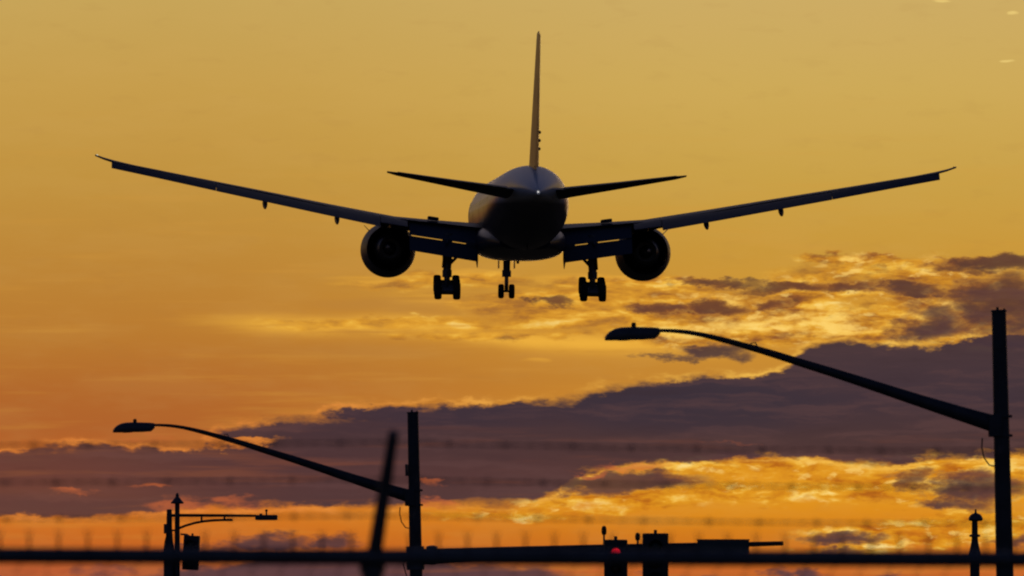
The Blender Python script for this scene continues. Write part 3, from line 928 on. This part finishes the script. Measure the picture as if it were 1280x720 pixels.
TG = 'traffic lights'
traffic_light('narrower black traffic light on the mast arm with its red lens lit', 769.5, 675, DM, 0.48, True, TG)
traffic_light('wider dark traffic light on the mast arm beside the red one, standing a little higher', 819, 667, DM, 0.53, False, TG, height=1.2)

# street-name plate near the end of the mast arm
a_, b_ = at(871.5, 674, DM - 0.12), at(936.5, 697, DM - 0.12)
sg = thing('street_sign', 'long dark plate sign hanging at the thin end of the mast arm', 'sign', ((a_.x + b_.x) / 2, DM - 0.12, b_.z))
w_, h_ = b_.x - a_.x, a_.z - b_.z
MB().box((0, 0, h_ / 2), (w_, 0.03, h_), bevel=0.006).build('plate', M['sign'], sg)
MB().box((0, -0.018, h_ - 0.012), (w_ + 0.02, 0.016, 0.024)).box((0, -0.018, 0.012), (w_ + 0.02, 0.016, 0.024)).build('edge_rail', M['steel'], sg)
for sx in (-1, 1):
    MB().box((sx * w_ * 0.32, 0.06, h_ * 0.66), (0.04, 0.10, 0.16), bevel=0.005).build('bracket', M['steel'], sg)

DG = 'small detectors on the mast arm'
for px, py, hh, lab in ((755, 657.5, 15.5, 'taller rounded detector on a stub above the red traffic light'), (797, 666, 14, 'shorter rounded detector squeezed between the two traffic lights')):
    p = at(px, py + hh, DM)
    d = thing('detector', lab, 'detector', p, (0, 0, 0), DG)
    k = 1 / 59.86
    MB().revolve([(4.2 * k, 1.6 * k), (5.2 * k, 2.7 * k), (8 * k, 3.2 * k), ((hh - 4) * k, 3.2 * k), ((hh - 1.3) * k, 2.5 * k), (hh * k, 0.9 * k)], 16, 'Z').build('housing', M['black'], d)
    MB().tube([(0, 0, -0.12), (0, 0, 4.5 * k)], 1.3 * k, 10).build('stub', M['steel'], d)
    MB().revolve([(-3.0 * k, 2.2 * k), (-4.0 * k, 2.0 * k)], 14, 'Y', (0, 0, 10 * k)).build('lens', M['glass'], d)

# ------------------------------------------------------------------ the far signal corner on the left
DL = 365.0
KL = DL / FPX


def far_root(name, label, cat, px, group=None):
    g = at(px, 700, DL)
    return thing(name, label, cat, (g.x, DL, 0), (0, 0, 0), group), g.x


def zl(py):
    return at(640, py, DL).z


HG = None
lp, x0 = far_root('lantern_pole', 'slim far pole under a pointed cap, with level lamp arm and curved brace', 'lamp pole', 221.5)


def l2(px, py, dy=0.0):
    return (at(px, py, DL).x - x0, dy, zl(py))


MB().tube([(0, 0, 0), (0, 0, zl(670)), (0, 0, zl(630))], [0.11, 0.085, 0.078], 18).build('pole', M['pole'], lp)
MB().revolve([(zl(630), 0.05), (zl(629.5), 0.20), (zl(628), 0.21), (zl(626), 0.16), (zl(624), 0.12), (zl(622.5), 0.09), (zl(621), 0.055), (zl(619.5), 0.05), (zl(618.8), 0.062), (zl(617.6), 0.05), (zl(616), 0.012)], 20, 'Z').build('cap', M['housing'], lp)
la = MB().tube([l2(213.5, 644.2), l2(222, 644.2), l2(280, 644.4), l2(320, 644.8)], [0.045, 0.052, 0.046, 0.04], 14).build('lamp_arm', M['pole'], lp)
MB().tube([l2(222, 661), l2(232, 657), l2(243, 653.8), l2(255, 651.6), l2(268, 650.4), l2(280, 650), l2(291, 650)], 0.040, 12).build('brace_arm', M['pole'], lp)
MB().tube([l2(252, 644.5), l2(252, 652)], 0.034, 10).build('strut', M['pole'], lp)
MB().tube([l2(280.5, 644.5), l2(280.5, 650)], 0.034, 10).build('strut', M['pole'], lp)
hd = MB().box(l2(333, 646.8), (28 * KL, 0.30, 6.4 * KL), bevel=0.03).build('lamp_head', M['housing'], lp)
MB().box(l2(333, 649.9), (22 * KL, 0.22, 0.02)).build('lens', M['lens'], hd)
MB().tube([l2(333, 644.5), l2(333, 639)], 0.028, 10).ball(l2(333, 638.2), 0.045, 8).build('photocell', M['black'], hd)
MB().box(l2(326, 643.0), (0.09, 0.1, 0.06), bevel=0.01).build('fixing_block', M['black'], hd)

tp, x0 = far_root('signal_pole', 'stubby far pole carrying a small control box, left of the capped lamp pole', 'pole', 211.5)
MB().tube([(0, 0, 0), (0, 0, zl(690)), (0, 0, zl(680)), (0, 0, zl(660)), (0, 0, zl(637.5))], [0.19, 0.18, 0.13, 0.095, 0.085], 18).tube([(0, 0, zl(637.5)), (0, 0, zl(636.6))], [0.08, 0.06], 16).build('pole', M['pole'], tp)
MB().box((-0.10, -0.02, zl(661)), (0.15, 0.2, 12 * KL), bevel=0.02).build('control_box', M['housing'], tp)
for py in (663, 645):
    MB().tube([(0.0, 0, zl(py)), (0.23, 0, zl(py))], 0.03, 8).build('tie_bar', M['pole'], tp)
MB().tube([(-0.06, -0.1, zl(667)), (-0.13, -0.1, zl(676)), (-0.17, -0.08, zl(688))], 0.018, 6).build('cable', M['cable'], tp)

fl = traffic_light('far traffic light held out to the right of the capped lamp pole', 238, 669.5, DL, 20 * KL, False, TG, dy=-0.1, height=43 * KL)
fl.rotation_euler = (0, R(3), R(-14))
MB().tube([(-16 * KL, 0.12, 44 * KL), (-8 * KL, 0.1, 44 * KL), (0, 0.05, 40 * KL)], 0.03, 8).build('arm', M['steel'], fl)

# capped pole at the far right
cp, x0 = far_root('capped_pole', 'short thick pole with a domed cap and a ring, beside the nearer street lamp', 'pole', 1218.5)
MB().revolve([(0, 0.17), (zl(720), 0.155), (zl(702), 0.155), (zl(698), 0.215), (zl(690), 0.185), (zl(682), 0.135), (zl(676), 0.108), (zl(668), 0.10), (zl(651), 0.095), (zl(648), 0.11)], 22, 'Z').build('pole', M['pole'], cp)
MB().revolve([(zl(671.2), 0.12), (zl(670.8), 0.175), (zl(668.6), 0.175), (zl(668), 0.12)], 20, 'Z').build('ring', M['steel'], cp)
MB().revolve([(zl(651.5), 0.10), (zl(651), 0.20), (zl(649.5), 0.235), (zl(647), 0.225), (zl(644.5), 0.185), (zl(642.5), 0.13), (zl(641.3), 0.05), (zl(640), 0.032), (zl(636.5), 0.026)], 22, 'Z', (0.03, 0, 0)).build('cap', M['housing'], cp)

# ------------------------------------------------------------------ the near fence
DF = 34.0
g = at(640, 696.0, DF)
fence = thing('chain_link_fence', 'blurred chain-link fence with a top rail and three strands of barbed wire', 'fence', (0, DF, 0), (0, 0, R(10.5)))
RZ = g.z
u0 = at(469, 694, DF).x / math.cos(R(10.5))       # post position along the fence
LEN = 14.0
MB().tube([(-LEN, 0, RZ - 0.002), (LEN, 0, RZ - 0.002)], 0.0245, 16).build('rail', M['steel'], fence)
MB().tube([(-LEN, 0, 0.12), (LEN, 0, 0.12)], 0.004, 8).build('tension_wire', M['wire'], fence)
strands = [(0.120, -0.055), (0.227, -0.105), (0.335, -0.160)]
for i in range(-4, 5):
    px = u0 + i * 3.05
    MB().tube([(px, 0.045, 0), (px, 0.045, RZ + 0.01)], 0.032, 18).build('post', M['steel'], fence)
    mb = MB().tube([(px - 0.002, 0.02, RZ - 0.02), (px + 0.012, -0.085, RZ + 0.18), (px + 0.026, -0.175, RZ + 0.365)], [0.025, 0.021, 0.016], 10)
    mb.tube([(px, 0.045, RZ - 0.05), (px, 0.045, RZ + 0.02)], 0.040, 16)
    mb.build('outrigger', M['steel'], fence)
rnd = random.Random(3)
for h, y in strands:
    mb = MB()
    n = 280
    for ph in (0, math.pi):                         # two wires twisted round each other
        pts = []
        for i in range(n * 4 + 1):
            x = -LEN + 2 * LEN * i / (n * 4)
            sag = -0.016 * math.sin(math.pi * (((x - u0) / 3.05) % 1.0)) 
            a = 2 * math.pi * x / 0.10 + ph
            pts.append((x, y + 0.0017 * math.cos(a), RZ + h + sag + 0.0017 * math.sin(a)))
        mb.tube(pts, 0.0017, 5)
    x = -LEN + rnd.random() * 0.1
    while x < LEN:                                  # four-point barbs
        sag = -0.016 * math.sin(math.pi * (((x - u0) / 3.05) % 1.0))
        c = Vector((x, y, RZ + h + sag))
        mb.tube([c + Vector((-0.011, 0, 0)), c + Vector((0.011, 0, 0))], 0.0046, 8)
        a0 = rnd.random() * 3.1
        for q in range(4):
            a = a0 + q * math.pi / 2 + rnd.uniform(-0.3, 0.3)
            dv = Vector((rnd.uniform(-0.35, 0.35), math.cos(a), math.sin(a))).normalized()
            mb.tube([c, c + dv * 0.018], [0.0016, 0.0007], 5)
        x += 0.178 + rnd.uniform(-0.028, 0.028)
    mb.build('barbed_wire', M['wire'], fence)
# woven mesh with twisted ends standing above the rail
mb = MB()
PW, PH = 0.088, 0.088
cols = int(2 * LEN / PW)
ztop = RZ + 0.030
for i in range(cols + 1):
    xc = -LEN + i * PW
    pts, z, k = [], 0.06, 0
    while z < ztop - 0.02:
        pts.append((xc + (PW * 0.5 + 0.002) * (1 if k % 2 else -1) * 0.5 + PW * 0.25, -0.026 + (0.002 if k % 2 else -0.002), z))
        z += PH / 2
        k += 1
    mb.tube(pts, 0.0017, 4)
    zz = pts[-1][2]
    xx = xc + PW * 0.5
    mb.tube([pts[-1], (xx, -0.026, ztop), (xx + 0.003, -0.026, ztop + 0.022)], 0.0017, 4)
    mb.tube([(xx - 0.004, -0.026, ztop - 0.01), (xx + 0.004, -0.026, ztop + 0.006), (xx - 0.003, -0.026, ztop + 0.020), (xx - 0.008, -0.026, ztop + 0.046)], 0.0017, 4)
    mb.tube([(xx + 0.004, -0.026, ztop - 0.01), (xx - 0.004, -0.026, ztop + 0.006), (xx + 0.003, -0.026, ztop + 0.020), (xx + 0.009, -0.026, ztop + 0.044)], 0.0017, 4)
mb.build('wire_mesh', M['wire'], fence)
